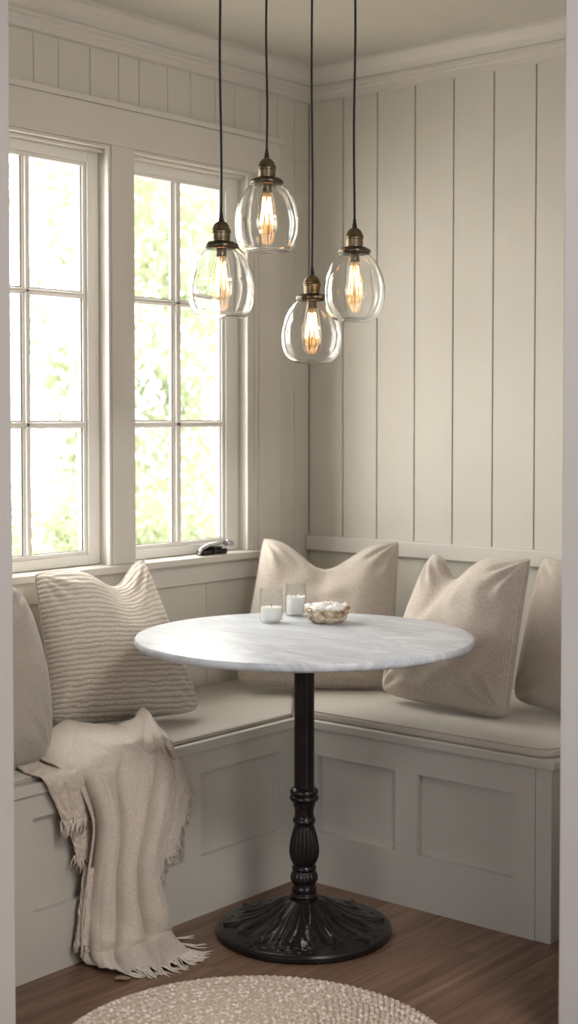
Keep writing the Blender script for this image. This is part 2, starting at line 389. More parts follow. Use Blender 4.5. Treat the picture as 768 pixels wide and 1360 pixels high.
def window(name, ya, yb, g0, m0, m1, g1):
    """sash between ya<yb, panes g0..m0 and m1..g1 (increasing y)"""
    w = tag(empty(name, (-0.0725, (ya+yb)/2, ZO0)), kind='structure'); oy = (ya+yb)/2; L = lambda bs: boxes([(x0+0.0725, x1+0.0725, y0-oy, y1-oy, z0-ZO0, z1-ZO0) for x0,x1,y0,y1,z0,z1 in bs])
    X0, X1 = -0.092, -0.055; zt = 1.972; zb = 0.899; T = ZO1-0.004; B = ZO0+0.002
    e = 0.0005
    obj('sash', L([(X0, X1, ya+e, g0-0.012, B, T), (X0, X1, g1+0.012, yb-e, B, T), (X0, X1, g0-0.012, g1+0.012, B, zb-0.012), (X0, X1, g0-0.012, g1+0.012, zt+0.012, T),
                   (X0+0.006, X1-0.007, g0-0.012, g0, zb-0.012, zt+0.012), (X0+0.006, X1-0.007, g1, g1+0.012, zb-0.012, zt+0.012),
                   (X0+0.006, X1-0.007, g0, g1, zb-0.012, zb), (X0+0.006, X1-0.007, g0, g1, zt, zt+0.012)]), M_SASH, w, bevel=0.002)
    mc = (m0+m1)/2
    zs = [zb, 1.2427, 1.2627, 1.6045, 1.6225, zt]
    obj('glazing_bar', L([(X0+0.004, X1-0.002, m0+0.007, m1-0.007, zb, zt), (X0+0.010, X1-0.010, m0, m1, zb, zt)]), M_SASH, w, bevel=0.002)
    for a, b in ((zs[1], zs[2]), (zs[3], zs[4])):
        obj('glazing_bar', L([(X0+0.004, X1-0.002, g0, g1, a+0.004, b-0.004), (X0+0.010, X1-0.010, g0, g1, a, b)]), M_SASH, w, bevel=0.002)
    for a, b in ((g0, m0), (m1, g1)):
        for c, d in ((zs[0], zs[1]), (zs[2], zs[3]), (zs[4], zs[5])):
            obj('gasket', L([(-0.0708, -0.0675, a, a+.0032, c, d), (-0.0708, -0.0675, b-.0032, b, c, d), (-0.0708, -0.0675, a+.0032, b-.0032, c, c+.0022)]), M_GASKET, w)
            obj('pane', L([(-0.0745, -0.0715, a, b, c, d)]), M_PANE, w)
    return w
window('window_1', O1[0], O1[1], -1.340, -1.151, -1.125, -0.936)
window('window_2', O2[0], O2[1], -0.745, -0.577, -0.545, -0.365)

# ------------------------------------------------------------------ garden outside
struct('ground', boxes([(-14, -0.15, -6, 14, -0.45, -0.40)]), M_GRAVEL)
def shrub_mesh(seed, n, hh, rr, ll=1.0):
    rnd = random.Random(seed); bm = bmesh.new()
    blobs = [(Vector((rnd.uniform(-.55, .55)*rr, rnd.uniform(-.55, .55)*rr, rnd.uniform(.2, .86)*hh)), rnd.uniform(.28, .5)*rr) for _ in range(16)]
    for i in range(n):
        c, r = rnd.choice(blobs)
        d = Vector((rnd.gauss(0,1), rnd.gauss(0,1), rnd.gauss(0,1))).normalized()
        p = c + d*r*rnd.uniform(0.6, 1.05)
        if p.z < 0.03: continue
        t = Vector((rnd.gauss(0,1), rnd.gauss(0,1), rnd.gauss(0,1)-.4)).normalized(); s = t.orthogonal().normalized()
        s = Matrix.Rotation(rnd.uniform(0, 6.3), 3, t) @ s; L = rnd.uniform(.05, .085)*ll
        nn = t.cross(s)
        vs = [bm.verts.new(p + t*a*L + s*b*L + nn*cc*L) for a, b, cc in ((0,0,0), (.35,.24,.06), (.7,.2,.05), (1,0,0), (.7,-.2,.05), (.35,-.24,.06))]
        bm.faces.new(vs)
    me = bpy.data.meshes.new('foliage'); bm.to_mesh(me); bm.free(); me.materials.append(M_LEAF); return me
def trunk_mesh(seed, hh, rr):
    rnd = random.Random(seed); bm = bmesh.new()
    for k in range(6):
        a = rnd.uniform(0, 6.28); q = Vector((math.cos(a)*rr*.5, math.sin(a)*rr*.5, hh*.75))
        tube(bm, [(0.03*math.cos(a), 0.03*math.sin(a), 0), q*0.4 + Vector((0,0,.05)), q], [.03, .018, .006], 6)
    me = bpy.data.meshes.new('stems'); bm.to_mesh(me); bm.free(); me.materials.append(M_BARK); return me
FM = [shrub_mesh(k, 7500, 2.0, 1.0) for k in range(3)]; FT = [shrub_mesh(k+10, 17000, 2.0, 1.0, .55) for k in range(3)]; TM = trunk_mesh(5, 2.0, 1.0)
plants = [(-2.3, 0.25, 1.35, 'shrub'), (-2.5, 1.75, 1.4, 'shrub'), (-2.7, 3.3, 1.4, 'shrub'), (-5.0, 1.5, 4.3, 'tree'), (-5.1, 4.0, 4.5, 'tree'), (-5.4, 6.6, 4.6, 'tree')]
SL = ['pale green shrub outside the left window, behind its lower panes', 'pale green shrub outside the right window, behind its lower left panes', 'pale green shrub outside, farthest right through the right window']
TL_ = ['tall sunlit tree filling the panes of the left window', 'tall sunlit tree seen through the left column of right window panes', 'tall sunlit tree seen through the right column of right window panes']
for i, (x, y, z, k) in enumerate(plants):
    e = empty('leafy_shrub' if k == 'shrub' else 'garden_tree', (x, y, -0.40), i*1.3)
    s = z/2.0
    tag(e, SL[i] if k == 'shrub' else TL_[i-3], 'shrub' if k == 'shrub' else 'tree',
        'shrubs outside the windows' if k == 'shrub' else 'trees beyond the shrubs')
    for nm, me in (('foliage', (FM if k == 'shrub' else FT)[i % 3]), ('stems', TM)):
        o = bpy.data.objects.new(nm, me); COL.objects.link(o); o.parent = e; o.scale = (s if k == 'shrub' else s*.6, s if k == 'shrub' else s*.6, s)

# ------------------------------------------------------------------ benches
DL, DB, XE = 0.463, 0.622, 1.251
NZ0, NZ1 = 0.424, 0.450
b1 = tag(empty('storage_bench', (0.23, -1.2, 0)), 'built-in greige panelled bench running below the windows', 'bench')
b2 = tag(empty('storage_bench', (0.86, -0.31, 0)), 'built-in greige panelled bench along the plank wall, open end at right', 'bench')
def rel(bs, o): return [(a-o[0], b-o[0], c-o[1], d-o[1], e, f) for a,b,c,d,e,f in bs]
def recess_panels(parent, oo, axis, face, spans, lo, hi, e0, e1):
    """face frame of stiles and rails with flat recessed panels; spans along the front"""
    t = 0.019
    fr = []
    def B(a, b, z0, z1, d0, d1):
        return (face-d1, face-d0, a, b, z0, z1) if axis == 'y' else (a, b, -face+d0, -face+d1, z0, z1)
    edges = [e0] + [v for s in spans for v in s] + [e1]
    for k in range(0, len(edges), 2): fr.append(B(edges[k], edges[k+1], 0, NZ0, 0, t))
    for s in spans: fr.append(B(s[0], s[1], 0, lo, 0, t)); fr.append(B(s[0], s[1], hi, NZ0, 0, t))
    obj('face_frame', boxes(rel(fr, oo)), M_BENCH, parent)
    for s in spans:
        q = .0022; g = .0005; a0, a1, c0, c1 = s[0]+g, s[1]-g, lo+g, hi-g; d0 = .003
        obj('panel_moulding', boxes(rel([B(a0, a1, c1-q, c1, d0, t-.0006), B(a0, a0+q, lo, c1-q, d0, t-.0006), B(a1-q, a1, lo, c1-q, d0, t-.0006)], oo)), M_BENCH, parent)
        obj('recessed_panel', boxes(rel([B(s[0]-.005, s[1]+.005, lo-.005, hi+.005, t-0.0005, t+0.008)], oo)), M_BENCH, parent)
o1 = (0.23, -1.2)
recess_panels(b1, o1, 'y', DL, [(-1.565, -1.35), (-1.29, -1.077), (-1.016, -0.708)], 0.152, 0.369, -1.770, -DB)
obj('carcass', boxes(rel([(-0.010, DL-0.028, -1.770, -DB-0.0005, 0.001, NZ0), (-0.010, DL-0.001, -DB-0.0005, -0.001, 0.001, NZ0)], o1)), M_BENCH, b1)
obj('seat_board', boxes(rel([(-0.010, DL+0.010, -1.770, -DB-0.011, NZ0, NZ1), (-0.010, DL-0.001, -DB-0.011, -0.002, NZ0, NZ1)], o1)), M_BENCH, b1, bevel=0.003)
o2 = (0.86, -0.31)
recess_panels(b2, o2, 'x', DB, [(0.528, 0.789), (0.858, 1.144)], 0.141, 0.353, DL, XE-0.045)
obj('carcass', boxes(rel([(DL, XE-0.012, -DB+0.028, -0.002, 0.001, NZ0)], o2)), M_BENCH, b2)
obj('corner_post', boxes(rel([(XE-0.0445, XE, -DB, -DB+0.045, 0, NZ0)], o2)), M_BENCH, b2, bevel=0.002)
obj('end_panel', boxes(rel([(XE-0.012, XE-0.004, -DB+0.045, -0.002, 0, NZ0)], o2)), M_BENCH, b2)
obj('seat_board', boxes(rel([(DL, XE+0.010, -DB-0.011, -0.002, NZ0, NZ1)], o2)), M_BENCH, b2, bevel=0.006, seg=3)

def cushion(name, poly, z0, z1, label, rad=0.008, corner=None):
    """flat box cushion from a polygon (world xy), rounded corners, seams as a part"""
    cx = sum(p[0] for p in poly)/len(poly); cy = sum(p[1] for p in poly)/len(poly)
    bm = bmesh.new(); n = 60; M_ = len(poly)
    # subdivided outline
    out = []
    for i in range(M_):
        a, b = Vector(poly[i]), Vector(poly[(i+1) % M_]); k = max(2, int((b-a).length/0.02))
        for j in range(k): out.append(a.lerp(b, j/k))
    if corner:
        out2 = []
        for p in out:
            q = p.copy(); c, r = Vector(corner[0]), corner[1]
            d = (p-c)
            ctr = c + Vector((-r, r))
            if p.x > ctr.x and p.y < ctr.y:
                v = (p-ctr)
                if v.length > r: q = ctr + v.normalized()*r
            out2.append(q)
        out = out2
    cen = Vector((cx, cy))
    prof = [(0.0, z0), (0.0-0.0, z0+0.003), (-0.003, (z0+z1)/2), (0.0, z1-0.005), (0.003, z1-0.002), (0.008, z1), (0.03, z1+0.0015), (0.2, z1+0.002)]
    rings = []
    for ins, z in prof:
        rings.append([bm.verts.new(((p + (cen-p).normalized()*ins).x-cx, (p + (cen-p).normalized()*ins).y-cy, z-z0)) for p in out])
    for a, b in zip(rings, rings[1:]):
        for k in range(len(out)): bm.faces.new((a[k], a[(k+1) % len(out)], b[(k+1) % len(out)], b[k]))
    bm.faces.new(rings[0][::-1]); bm.faces.new(rings[-1])
    uvl = bm.loops.layers.uv.verify()
    for f in bm.faces:
        for l in f.loops: l[uvl].uv = (l.vert.co.x, l.vert.co.y)
    t = tag(empty(name, (cx, cy, z0)), label, 'cushion')
    obj('cover', bm, M_CUSH, t, smooth=True, auto=50)
    for zz, ii in ((z1-0.003-z0, 0.0015), (0.003, -0.0005)):
        pb = bmesh.new(); pts = [((p + (cen-p).normalized()*ii).x-cx, (p + (cen-p).normalized()*ii).y-cy, zz) for p in out]
        tube(pb, pts + [pts[0]], 0.0016, 5, False)
        obj('piping', pb, M_PIPE, t, smooth=True)
    return t
cushion('seat_cushion', [(-0.008, -1.765), (DL-0.012, -1.765), (DL-0.012, -DB-0.02), (-0.008, -0.06)], NZ1+0.001, NZ1+0.011, 'thin flat greige seat pad on the bench below the windows')
cushion('seat_cushion', [(DL-0.001, -DB+0.0), (XE-0.004, -DB+0.0), (XE-0.004, -0.006), (0.012, -0.006), (0.012, -0.05)], NZ1+0.001, NZ1+0.024, 'thicker flat greige seat pad with piping on the right bench', corner=((XE-0.004, -DB), 0.05))

# ------------------------------------------------------------------ pillows
def lerp(a, b, t): return a + (b-a)*t
def pillow(TL, TR, BR, BL, T, dip, mat, label, conc=0.05, seed=0, chopw=0.16, back=0.45, crease=None, pipem=None, asym=0.5, hem=True, bw=0.006):
    TL, TR, BR, BL = [at(*p) for p in (TL, TR, BR, BL)]
    nrm = ((TR-BL).cross(TL-BR)); nrm.normalize()
    if nrm.dot(CAM-TL) < 0: nrm.negate()
    Wd = ((TR-TL).length + (BR-BL).length)/2; Hd = ((TL-BL).length + (TR-BR).length)/2
    org = (BL+BR)/2
    n = 72
    def base(u, v):
        # concave sides, ears at the corners
        cu = conc*4*v*(1-v); cv = conc*4*u*(1-u)
        rc = (abs(2*u-1)**9)*(abs(2*v-1)**9)
        uu = u + cu*(1-2*u) + (.5-u)*(.055-.035*v)*rc; vv = v + cv*(1-2*v)*(1.0 if v > .5 else 0.35)
        vv += (.5-v)*(.055-.035*v)*rc - (0.012*4*u*(1-u)*(1-v)**3)
        g = math.exp(-((u-asym)/chopw)**2)
        vv = vv - dip*g*(v**3)
        p = lerp(lerp(BL, BR, uu), lerp(TL, TR, uu), vv)
        # the crushed top pushes the two ears slightly forward
        return p
    def prof(u, v):
        a = max(0, 1-abs(2*u-1)**3.0); b = max(0, 1-abs(2*v-1)**3.0)
        h = (a*b)**0.52
        g = math.exp(-((u-asym)/(chopw*1.1))**2)*max(0, (v-.45)/.55)**1.2
        h *= 1 - 0.55*g
        return h
    def wr(u, v, s):
        e = min(u, 1-u, v, 1-v)
        q = Vector((u*3.2, v*3.2, seed*7.3+s*5))
        w = noise.noise(q)*0.010 + noise.noise(q*2.3)*0.006
        # gathers radiating from corners
        for cu_, cv_ in ((0,0),(1,0),(0,1),(1,1)):
            d = math.hypot(u-cu_, v-cv_); ang = math.atan2(v-cv_, u-cu_)
            w += 0.007*math.sin(ang*14+seed)*math.exp(-((d-.16)/.12)**2)
        # crease lines falling from the chop
        g = math.sin((u-asym)*26 + 2.2*noise.noise(q))*math.exp(-((u-asym)/.20)**2)*max(0, v-.35)**1.3
        w += 0.012*g
        w += 0.004*math.sin(v*9 + 5*noise.noise(q*1.1))*(1-v)
        return w*min(1, e*9)
    bm = bmesh.new(); uvl = bm.loops.layers.uv.verify()
    F = []; Bk = []
    for i in range(n+1):
        v = 0.5-0.5*math.cos(PI*i/n); fr = []; bk = []
        for j in range(n+1):
            u = 0.5-0.5*math.cos(PI*j/n)
            b = base(u, v); h = prof(u, v)
            fr.append(b + nrm*(T*h + wr(u, v, 0)*(0.3+0.7*min(1, h*2))))
            bk.append(b - nrm*(T*back*h + wr(u, v, 1)*0.4*min(1, h*2)))
        F.append(fr); Bk.append(bk)
    def uvf(i, j): return ((0.5-0.5*math.cos(PI*j/n))*Wd, (0.5-0.5*math.cos(PI*i/n))*Hd)
    V = grid_mesh(bm, [[p-org for p in r] for r in F], uvf)
    V2 = grid_mesh(bm, [[p-org for p in r] for r in Bk], uvf)
    bmesh.ops.remove_doubles(bm, verts=bm.verts[:], dist=0.0004)
    t = tag(empty('throw_pillow', org), label, 'pillow')
    o = obj('cover', bm, mat, t, smooth=True)
    # sewn edge
    pb = bmesh.new(); pts = []
    K = 40
    for k in range(K): pts.append(base(k/K, 0))
    for k in range(K): pts.append(base(1, k/K))
    for k in range(K): pts.append(base(1-k/K, 1))
    for k in range(K+1): pts.append(base(0, 1-k/K))
    tube(pb, [p-org for p in pts], 0.0028, 6, False)
    obj('seam', pb, pipem or M_SEAM, t, smooth=True)
    return t
pillow((-95, 775, 3.42), (30, 790, 3.52), (66, 1003, 3.36), (-95, 1030, 3.23), 0.10, 0.0, M_GREY, 'plain grey linen pillow half hidden at the far left end of the window bench', conc=-0.10, seed=1, chopw=.2, back=.5)
pillow((46, 762, 3.74), (190, 740, 4.00), (268, 943, 3.90), (70, 964, 3.72), 0.085, 0.15, M_RIB, 'large ribbed cream woven pillow leaning under the windows beside the throw', conc=0.012, seed=2, chopw=.19, asym=.66)
pillow((350, 714, 4.40), (530, 719, 4.40), (524, 914, 4.20), (312, 908, 4.24), 0.085, 0.20, M_LINEN, 'oatmeal linen pillow with a dented top in the bench corner behind the table', conc=0.015, seed=3, chopw=.24, asym=.48)
pillow((574, 735, 4.12), (705, 742, 3.84), (674, 956, 3.79), (504, 918, 4.06), 0.095, 0.16, M_LINEN2, 'beige linen pillow with folded peak on the right bench, overlapping the table edge', conc=0.012, seed=4, chopw=.16, asym=.34)
pillow((722, 740, 4.10), (835, 752, 3.78), (832, 968, 3.66), (681, 928, 3.98), 0.06, 0.10, M_LINEN2, 'beige linen pillow at the right end of the bench, cut off by the doorway edge', conc=0.012, seed=5, chopw=.2)

# ------------------------------------------------------------------ pedestal table
TC = (0.740, -0.938)
tb = tag(empty('pedestal_table', (TC[0], TC[1], 0)), 'round white marble bistro table on a black cast iron pedestal', 'table')
bm = bmesh.new(); R = 0.416
lathe(bm, [(0.0001, 0.718), (R-0.012, 0.718), (R-0.004, 0.7205), (R, 0.726), (R, 0.733), (R-0.003, 0.7385), (R-0.008, 0.740), (0.0001, 0.740)], 128)
obj('tabletop', bm, M_MARBLE, tb, smooth=True, auto=40)
bm = bmesh.new(); lathe(bm, [(0.0001, 0.7175), (0.085, 0.7175), (0.085, 0.711), (0.060, 0.700), (0.049, 0.684), (0.046, 0.668), (0.043, 0.664), (0.033, 0.660), (0.028, 0.655), (0.0001, 0.655)], 48)
obj('mounting_plate', bm, M_BLACK, tb, smooth=True, auto=35)
bm = bmesh.new(); lathe(bm, [(0.0001, 0.35), (0.0250, 0.35), (0.0250, 0.696), (0.0001, 0.696)], 40)
obj('pole', bm, M_BLACK, tb, smooth=True, auto=35)
pr = [(0.0001, .362), (0.029, .362), (0.034, .357), (0.0355, .352), (0.034, .347), (0.031, .345), (0.035, .342), (0.0365, .337), (0.034, .331), (0.029, .328), (0.028, .322),
      (0.0245, .310), (0.0235, .298), (0.0245, .290), (0.0275, .284), (0.0285, .280), (0.0265, .275), (0.0245, .271), (0.026, .262), (0.029, .248), (0.033, .230), (0.0358, .212), (0.0355, .200), (0.033, .186),
      (0.0285, .174), (0.0275, .170), (0.030, .166), (0.031, .162), (0.028, .158), (0.030, .152), (0.033, .144), (0.0335, .136), (0.031, .130), (0.0285, .126), (0.029, .120), (0.0315, .112), (0.0305, .106), (0.030, .102), (0.034, .098), (0.0345, .093), (0.032, .088), (0.038, .084), (0.04, .078)]
bm = bmesh.new()
def flute(r, z, a):
    k = max(0, min(1, (z-.172)/.02))*max(0, min(1, (.268-z)/.02))
    k2 = max(0, min(1, (z-.124)/.008))*max(0, min(1, (.158-z)/.008))*.5
    return r*(1 + (k+k2)*0.07*(abs(math.sin(a*9))*2-1.3)), z
# resample profile
pp = []
for (r0, z0), (r1, z1) in zip(pr, pr[1:]):
    for k in range(3): pp.append((lerp(r0, r1, k/3), lerp(z0, z1, k/3)))
pp.append(pr[-1])
lathe(bm, pp[::-1], 144, fn=flute)
obj('baluster', bm, M_BLACK, tb, smooth=True)
# cast base with acanthus leaves
bm = bmesh.new()
bprof = [(0.034, .088), (0.042, .086), (0.050, .081), (0.060, .073), (0.074, .063), (0.092, .052), (0.112, .042), (0.135, .034), (0.160, .028), (0.185, .024), (0.200, .022), (0.206, .0215), (0.213, .020), (0.217, .015), (0.217, .006), (0.213, .0)]
fine = []
for (r0, z0), (r1, z1) in zip(bprof, bprof[1:]):
    for k in range(9): fine.append((lerp(r0, r1, k/9), lerp(z0, z1, k/9)))
fine.append(bprof[-1])
def leafy(r, z, a):
    if r > .204: return r, z
    t = (r-.036)/.168; t = max(0, min(1, t))
    x = (a*8/(2*PI)) % 1.0 - .5                              # eight large leaves
    wid = .20 + .26*math.sin(PI*min(1, t*1.15))**.8
    tip = t < .80
    lf = max(0, 1-(abs(x)/wid)**2) if tip else 0
    lf *= min(1, (0.82-t)*6) if tip else 0
    rib = math.exp(-(x/.05)**2)*.5 + .28*abs(math.sin(x*15 + t*3*(1 if x > 0 else -1)))
    up = lf**.5*0.0085*(0.6+rib) if lf > 0 else 0
    x2 = ((a*8/(2*PI)) + .5) % 1.0 - .5                      # small leaves between them
    l2 = max(0, 1-(abs(x2)/(.24*max(.01, math.sin(PI*min(1, max(0, (t-.30)/.68))))+.001))**2) if .3 < t < .98 else 0
    up = max(up, l2**.5*0.0045*(1+.5*math.exp(-(x2/.03)**2) + .2*abs(math.sin(x2*20+t*8*(1 if x2 > 0 else -1)))) if l2 > 0 else 0)
    nz = noise.noise(Vector((r*math.cos(a)*62, r*math.sin(a)*62, 3)))
    if t > .55: up += max(0, nz)*0.004*min(1, (t-.55)*6)*min(1, (1-t)*20)
    up *= min(1, t*7)
    return r + up*.45*(1-t), z + up*(.55+.45*t)
lathe(bm, fine, 384, fn=leafy)
obj('base', bm, M_BLACK, tb, smooth=True)

# ------------------------------------------------------------------ things on the table
def tumbler(p, r, h, wax_h, label, wr_=None, lumpy=False):
    t = tag(empty('candle_glass', (p.x, p.y, 0.7405)), label, 'candle')
    bm = bmesh.new()
    lathe(bm, [(0.0001, 0), (r*.86, 0), (r*.93, .003), (r, .016), (r*1.02, h*.5), (r*.95, h*.95), (r*.94, h), (r*.94-.0018, h), (r*.95-.002, h*.95), (r*1.02-.002, h*.5), (r-.002, .016), (r*.9, .006), (0.0001, .006)], 48)
    obj('tumbler', bm, M_TUMBLER, t, smooth=True, auto=50)
    bm = bmesh.new(); w = (wr_ or r)*0.95-.0015
    f = (lambda rr, z, a: (rr, z + (0.006*noise.noise(Vector((rr*60*math.cos(a), rr*60*math.sin(a), 1))) if z > .02 else 0))) if lumpy else None
    lathe(bm, [(0.0001, .0065), (w*.93, .0065), (w, .012), (w*1.02, wax_h-.002), (w*.99, wax_h), (w*.6, wax_h-.001), (w*.3, wax_h-.0015), (0.0001, wax_h-.0015)], 40, fn=f)
    obj('wax', bm, M_WAX, t, smooth=True, auto=50)
    bm = bmesh.new(); tube(bm, [(0, 0, wax_h-.003), (.0006, 0, wax_h+.004), (.0015, .001, wax_h+.008)], .0008, 6)
    obj('wick', bm, M_CORD, t)
p1 = onz(360.5, 826, 0.741); p2 = onz(393, 817, 0.741)
tumbler(p1 + Vector((0, 0, 0)), 0.0305, 0.088, 0.040, 'clear glass tumbler with white candle wax, left on the marble table')
tumbler(p2, 0.028, 0.086, 0.052, 'clear glass holding lumpy white candle, between the tumbler and the little basket', lumpy=True)
p3 = onz(435, 826, 0.741)
t = tag(empty('woven_bowl', (p3.x, p3.y, 0.7405)), 'small shallow woven bark bowl with white frayed contents on the marble table', 'bowl')
bm = bmesh.new()
def wob(r, z, a): return r*(1+.03*math.sin(3*a+1)), z + (0.0025*math.sin(4*a)+.0015*math.sin(9*a))*min(1, z/.03)
lathe(bm, [(0.0001, 0), (.036, 0), (.042, .004), (.048, .014), (.053, .026), (.056, .037), (.0575, .042), (.054, .043), (.050, .036), (.044, .018), (.034, .010), (0.0001, .010)], 64, fn=wob)
obj('bowl', bm, M_BASKET, t, smooth=True)
for zc, rc in ((.012, .0475), (.024, .0525), (.036, .0565)):
    bm = bmesh.new(); pts = [(rc*(1+.03*math.sin(3*a+1))*math.cos(a), rc*(1+.03*math.sin(3*a+1))*math.sin(a), zc+.0022*math.sin(22*a)+.0025*math.sin(4*a)*min(1, zc/.03)) for a in [2*PI*k/176 for k in range(177)]]
    tube(bm, pts, .0028, 6, False); obj('woven_strand', bm, M_BASKET, t, smooth=True)
bm = bmesh.new()
def fl(r, z, a): 
    q = Vector((r*45*math.cos(a), r*45*math.sin(a), 9)); return r*(1+.06*noise.noise(Vector((math.cos(a)*3, math.sin(a)*3, 2)))), z + .010*noise.noise(q) + .004*noise.noise(q*3)
lathe(bm, [(.0001, .048), (.01, .048), (.02, .047), (.03, .046), (.04, .045), (.048, .044), (.055, .043), (.0585, .041), (.058, .037), (.05, .030), (.0001, .028)], 90, fn=fl)
obj('white_filling', bm, M_WAX, t, smooth=True)

# ------------------------------------------------------------------ window crank on the sill
pc = onx(287, 731, 0.0)
ck = tag(empty('window_crank', (-0.010, pc.y, 0.8575)), 'black and chrome casement crank on the windowsill, near the window corner', 'window crank')
bm = boxes([(-.014, .014, -.062, .048, 0, .016), (-.010, .010, -.050, .030, .0159, .024)]); obj('housing', bm, M_BLACK, ck, bevel=.004, seg=3)
bm = bmesh.new(); tube(bm, [(.004, -.070, .004), (.006, -.060, .020), (.006, -.030, .029), (.006, .020, .033), (.006, .050, .034)], [.005, .006, .0065, .006, .0055], 10); obj('handle', bm, M_CHROME, ck, smooth=True)
bm = bmesh.new(); tube(bm, [(.006, .048, .030), (.006, .058, .030), (.006, .072, .028), (.006, .078, .027)], [.008, .011, .011, .007], 14); obj('knob', bm, M_CHROME, ck, smooth=True)
bm = bmesh.new(); tube(bm, [(.012, -.010, .010), (.020, -.010, .010)], [.009, .008], 16); obj('pivot', bm, M_BLACK, ck, smooth=True, auto=40)

# ------------------------------------------------------------------ pendants
GS = 1.0
def pendant(px, ytop, ybot, wpx, d, label, shape, rot):
    """ytop..ybot = glass in the photograph, d = distance; hangs straight from the ceiling"""
    top = at(px, ytop, d); bot = at(px, ybot, d); H = top.z-bot.z; Rg = wpx/2*d/F_PX
    t = tag(empty('pendant_lamp', (top.x, top.y, bot.z), rot), label, 'pendant lamp')
    # glass globe
    if shape == 'drop': pf = [(.42, 1.0), (.55, .96), (.71, .88), (.84, .77), (.935, .64), (.985, .52), (1.0, .41), (.985, .28), (.935, .16), (.85, .065), (.76, .02), (.66, .003), (.45, .0), (.2, .004), (.0005, .006)]
    else: pf = [(.40, 1.0), (.54, .955), (.71, .87), (.85, .75), (.945, .62), (.995, .47), (.985, .32), (.92, .19), (.81, .095), (.67, .035), (.50, .008), (.35, .0), (.15, .002), (.0005, .003)]
    bm = bmesh.new(); P = []
    for i in range(len(pf)-1):
        for k in range(4):
            # catmull-rom
            a = pf[max(i-1, 0)]; b = pf[i]; c = pf[i+1]; e = pf[min(i+2, len(pf)-1)]; s = k/4
            P.append(tuple(max(.0005, .5*((2*b[q]) + (c[q]-a[q])*s + (2*a[q]-5*b[q]+4*c[q]-e[q])*s*s + (3*b[q]-a[q]-3*c[q]+e[q])*s**3)) if q == 0 else .5*((2*b[q]) + (c[q]-a[q])*s + (2*a[q]-5*b[q]+4*c[q]-e[q])*s*s + (3*b[q]-a[q]-3*c[q]+e[q])*s**3) for q in (0, 1)))
    P.append(pf[-1])
    th = 0.0022
    outer = [(r*Rg, z*H) for r, z in P]; inner = [(max(.0004, r*Rg-th), z*H*(1-2*th/H)+th*2 if z < .5 else z*H) for r, z in P][::-1]
    lathe(bm, outer + inner[:], 64)
    obj('glass_globe', bm, M_GLOBE, t, smooth=True)
    # metal
    k = Rg/.0765
    z = H
    bm = bmesh.new(); lathe(bm, [(.012, z-.004), (.036*k, z-.004), (.0395*k, z-.001), (.0405*k, z+.004), (.039*k, z+.008), (.034*k, z+.0095), (.031, z+.0135), (.024, z+.0145), (.012, z+.0145)], 48)
    obj('collar', bm, M_RING, t, smooth=True, auto=40)
    bm = bmesh.new(); lathe(bm, [(.012, z+.0145), (.0215, z+.0145), (.0205, z+.017), (.0215, z+.020), (.0215, z+.034), (.0235, z+.035), (.0235, z+.0385), (.0215, z+.0395), (.0232, z+.0415), (.0225, z+.0445), (.0205, z+.046), (.0185, z+.052), (.014, z+.058), (.009, z+.0615), (.006, z+.063), (.0001, z+.063)], 40)
    obj('socket', bm, M_BRASS, t, smooth=True, auto=45)
    bm = bmesh.new(); lathe(bm, [(.0062, z+.063), (.0064, z+.067), (.0055, z+.068), (.0052, z+.074), (.0042, z+.075), (.0040, z+.082), (.0030, z+.086), (.0001, z+.086)], 16)
    obj('strain_relief', bm, M_CORD, t, smooth=True, auto=45)
    zc = HC - bot.z
    bm = bmesh.new(); rr = random.Random(int(px)); ph = rr.uniform(0, 6)
    tube(bm, [(0.0022*math.sin(q*5+ph)*math.sin(PI*q), 0.0022*math.cos(q*4+ph)*math.sin(PI*q), lerp(z+.082, zc-.018, q)) for q in [i/30 for i in range(31)]], .0029, 8)
    obj('cord', bm, M_CORD, t, smooth=True)
    bm = bmesh.new(); lathe(bm, [(.0001, zc-.022), (.012, zc-.022), (.03, zc-.018), (.048, zc-.004), (.05, zc-.0005), (.0001, zc-.0005)], 32)
    obj('ceiling_cup', bm, M_BRASS, t, smooth=True, auto=45)
    # edison bulb
    bm = bmesh.new(); zt = z-.004
    lathe(bm, [(.0001, zt), (.0125, zt), (.0125, zt-.012), (.0135, zt-.018), (.0001, zt-.018)][::-1], 24)
    obj('bulb_cap', bm, M_BRASS, t, smooth=True, auto=40)
    L = H*.72
    bm = bmesh.new(); lathe(bm, [(.0125, zt-.014), (.0150, zt-.024), (.0190, zt-.038), (.0245, zt-L*.62), (.0265, zt-L*.78), (.0245, zt-L*.89), (.0175, zt-L*.96), (.008, zt-L*.995), (.0004, zt-L)], 40)
    b = obj('bulb', bm, M_BULB, t, smooth=True)
    bm = bmesh.new(); tube(bm, [(0, 0, zt-.018), (0, 0, zt-.040), (0, 0, zt-L*.80)], [.004, .0025, .0012], 8)
    obj('glass_stem', bm, M_BULB, b, smooth=True)
    bm = bmesh.new(); pts = []; nf = 8
    for q in range(nf*2+1):
        a = q*PI/nf; up_ = q % 2 == 0
        pts.append(((.0095 if up_ else .0175)*math.cos(a), (.0095 if up_ else .0175)*math.sin(a), zt-(.030 if up_ else L*.80)))
    fine_ = []
    for a, c in zip(pts, pts[1:]):
        for s in range(6): fine_.append(tuple(lerp(a[i], c[i], s/6) for i in range(3)))
    tube(bm, fine_, .00085, 5, False)
    obj('filament', bm, M_FIL, b, smooth=True)
    return t
pendant(294, 329, 422, 88, 3.42, 'leftmost clear glass pendant lamp, hanging in front of the window', 'drop', 0)
pendant(354.5, 244, 334, 85, 3.58, 'highest clear glass pendant lamp with flat bottom, second from the left', 'drop', 1)
pendant(414.5, 398, 483, 81, 3.72, 'lowest clear glass pendant lamp, on the longest black cord', 'round', 2)
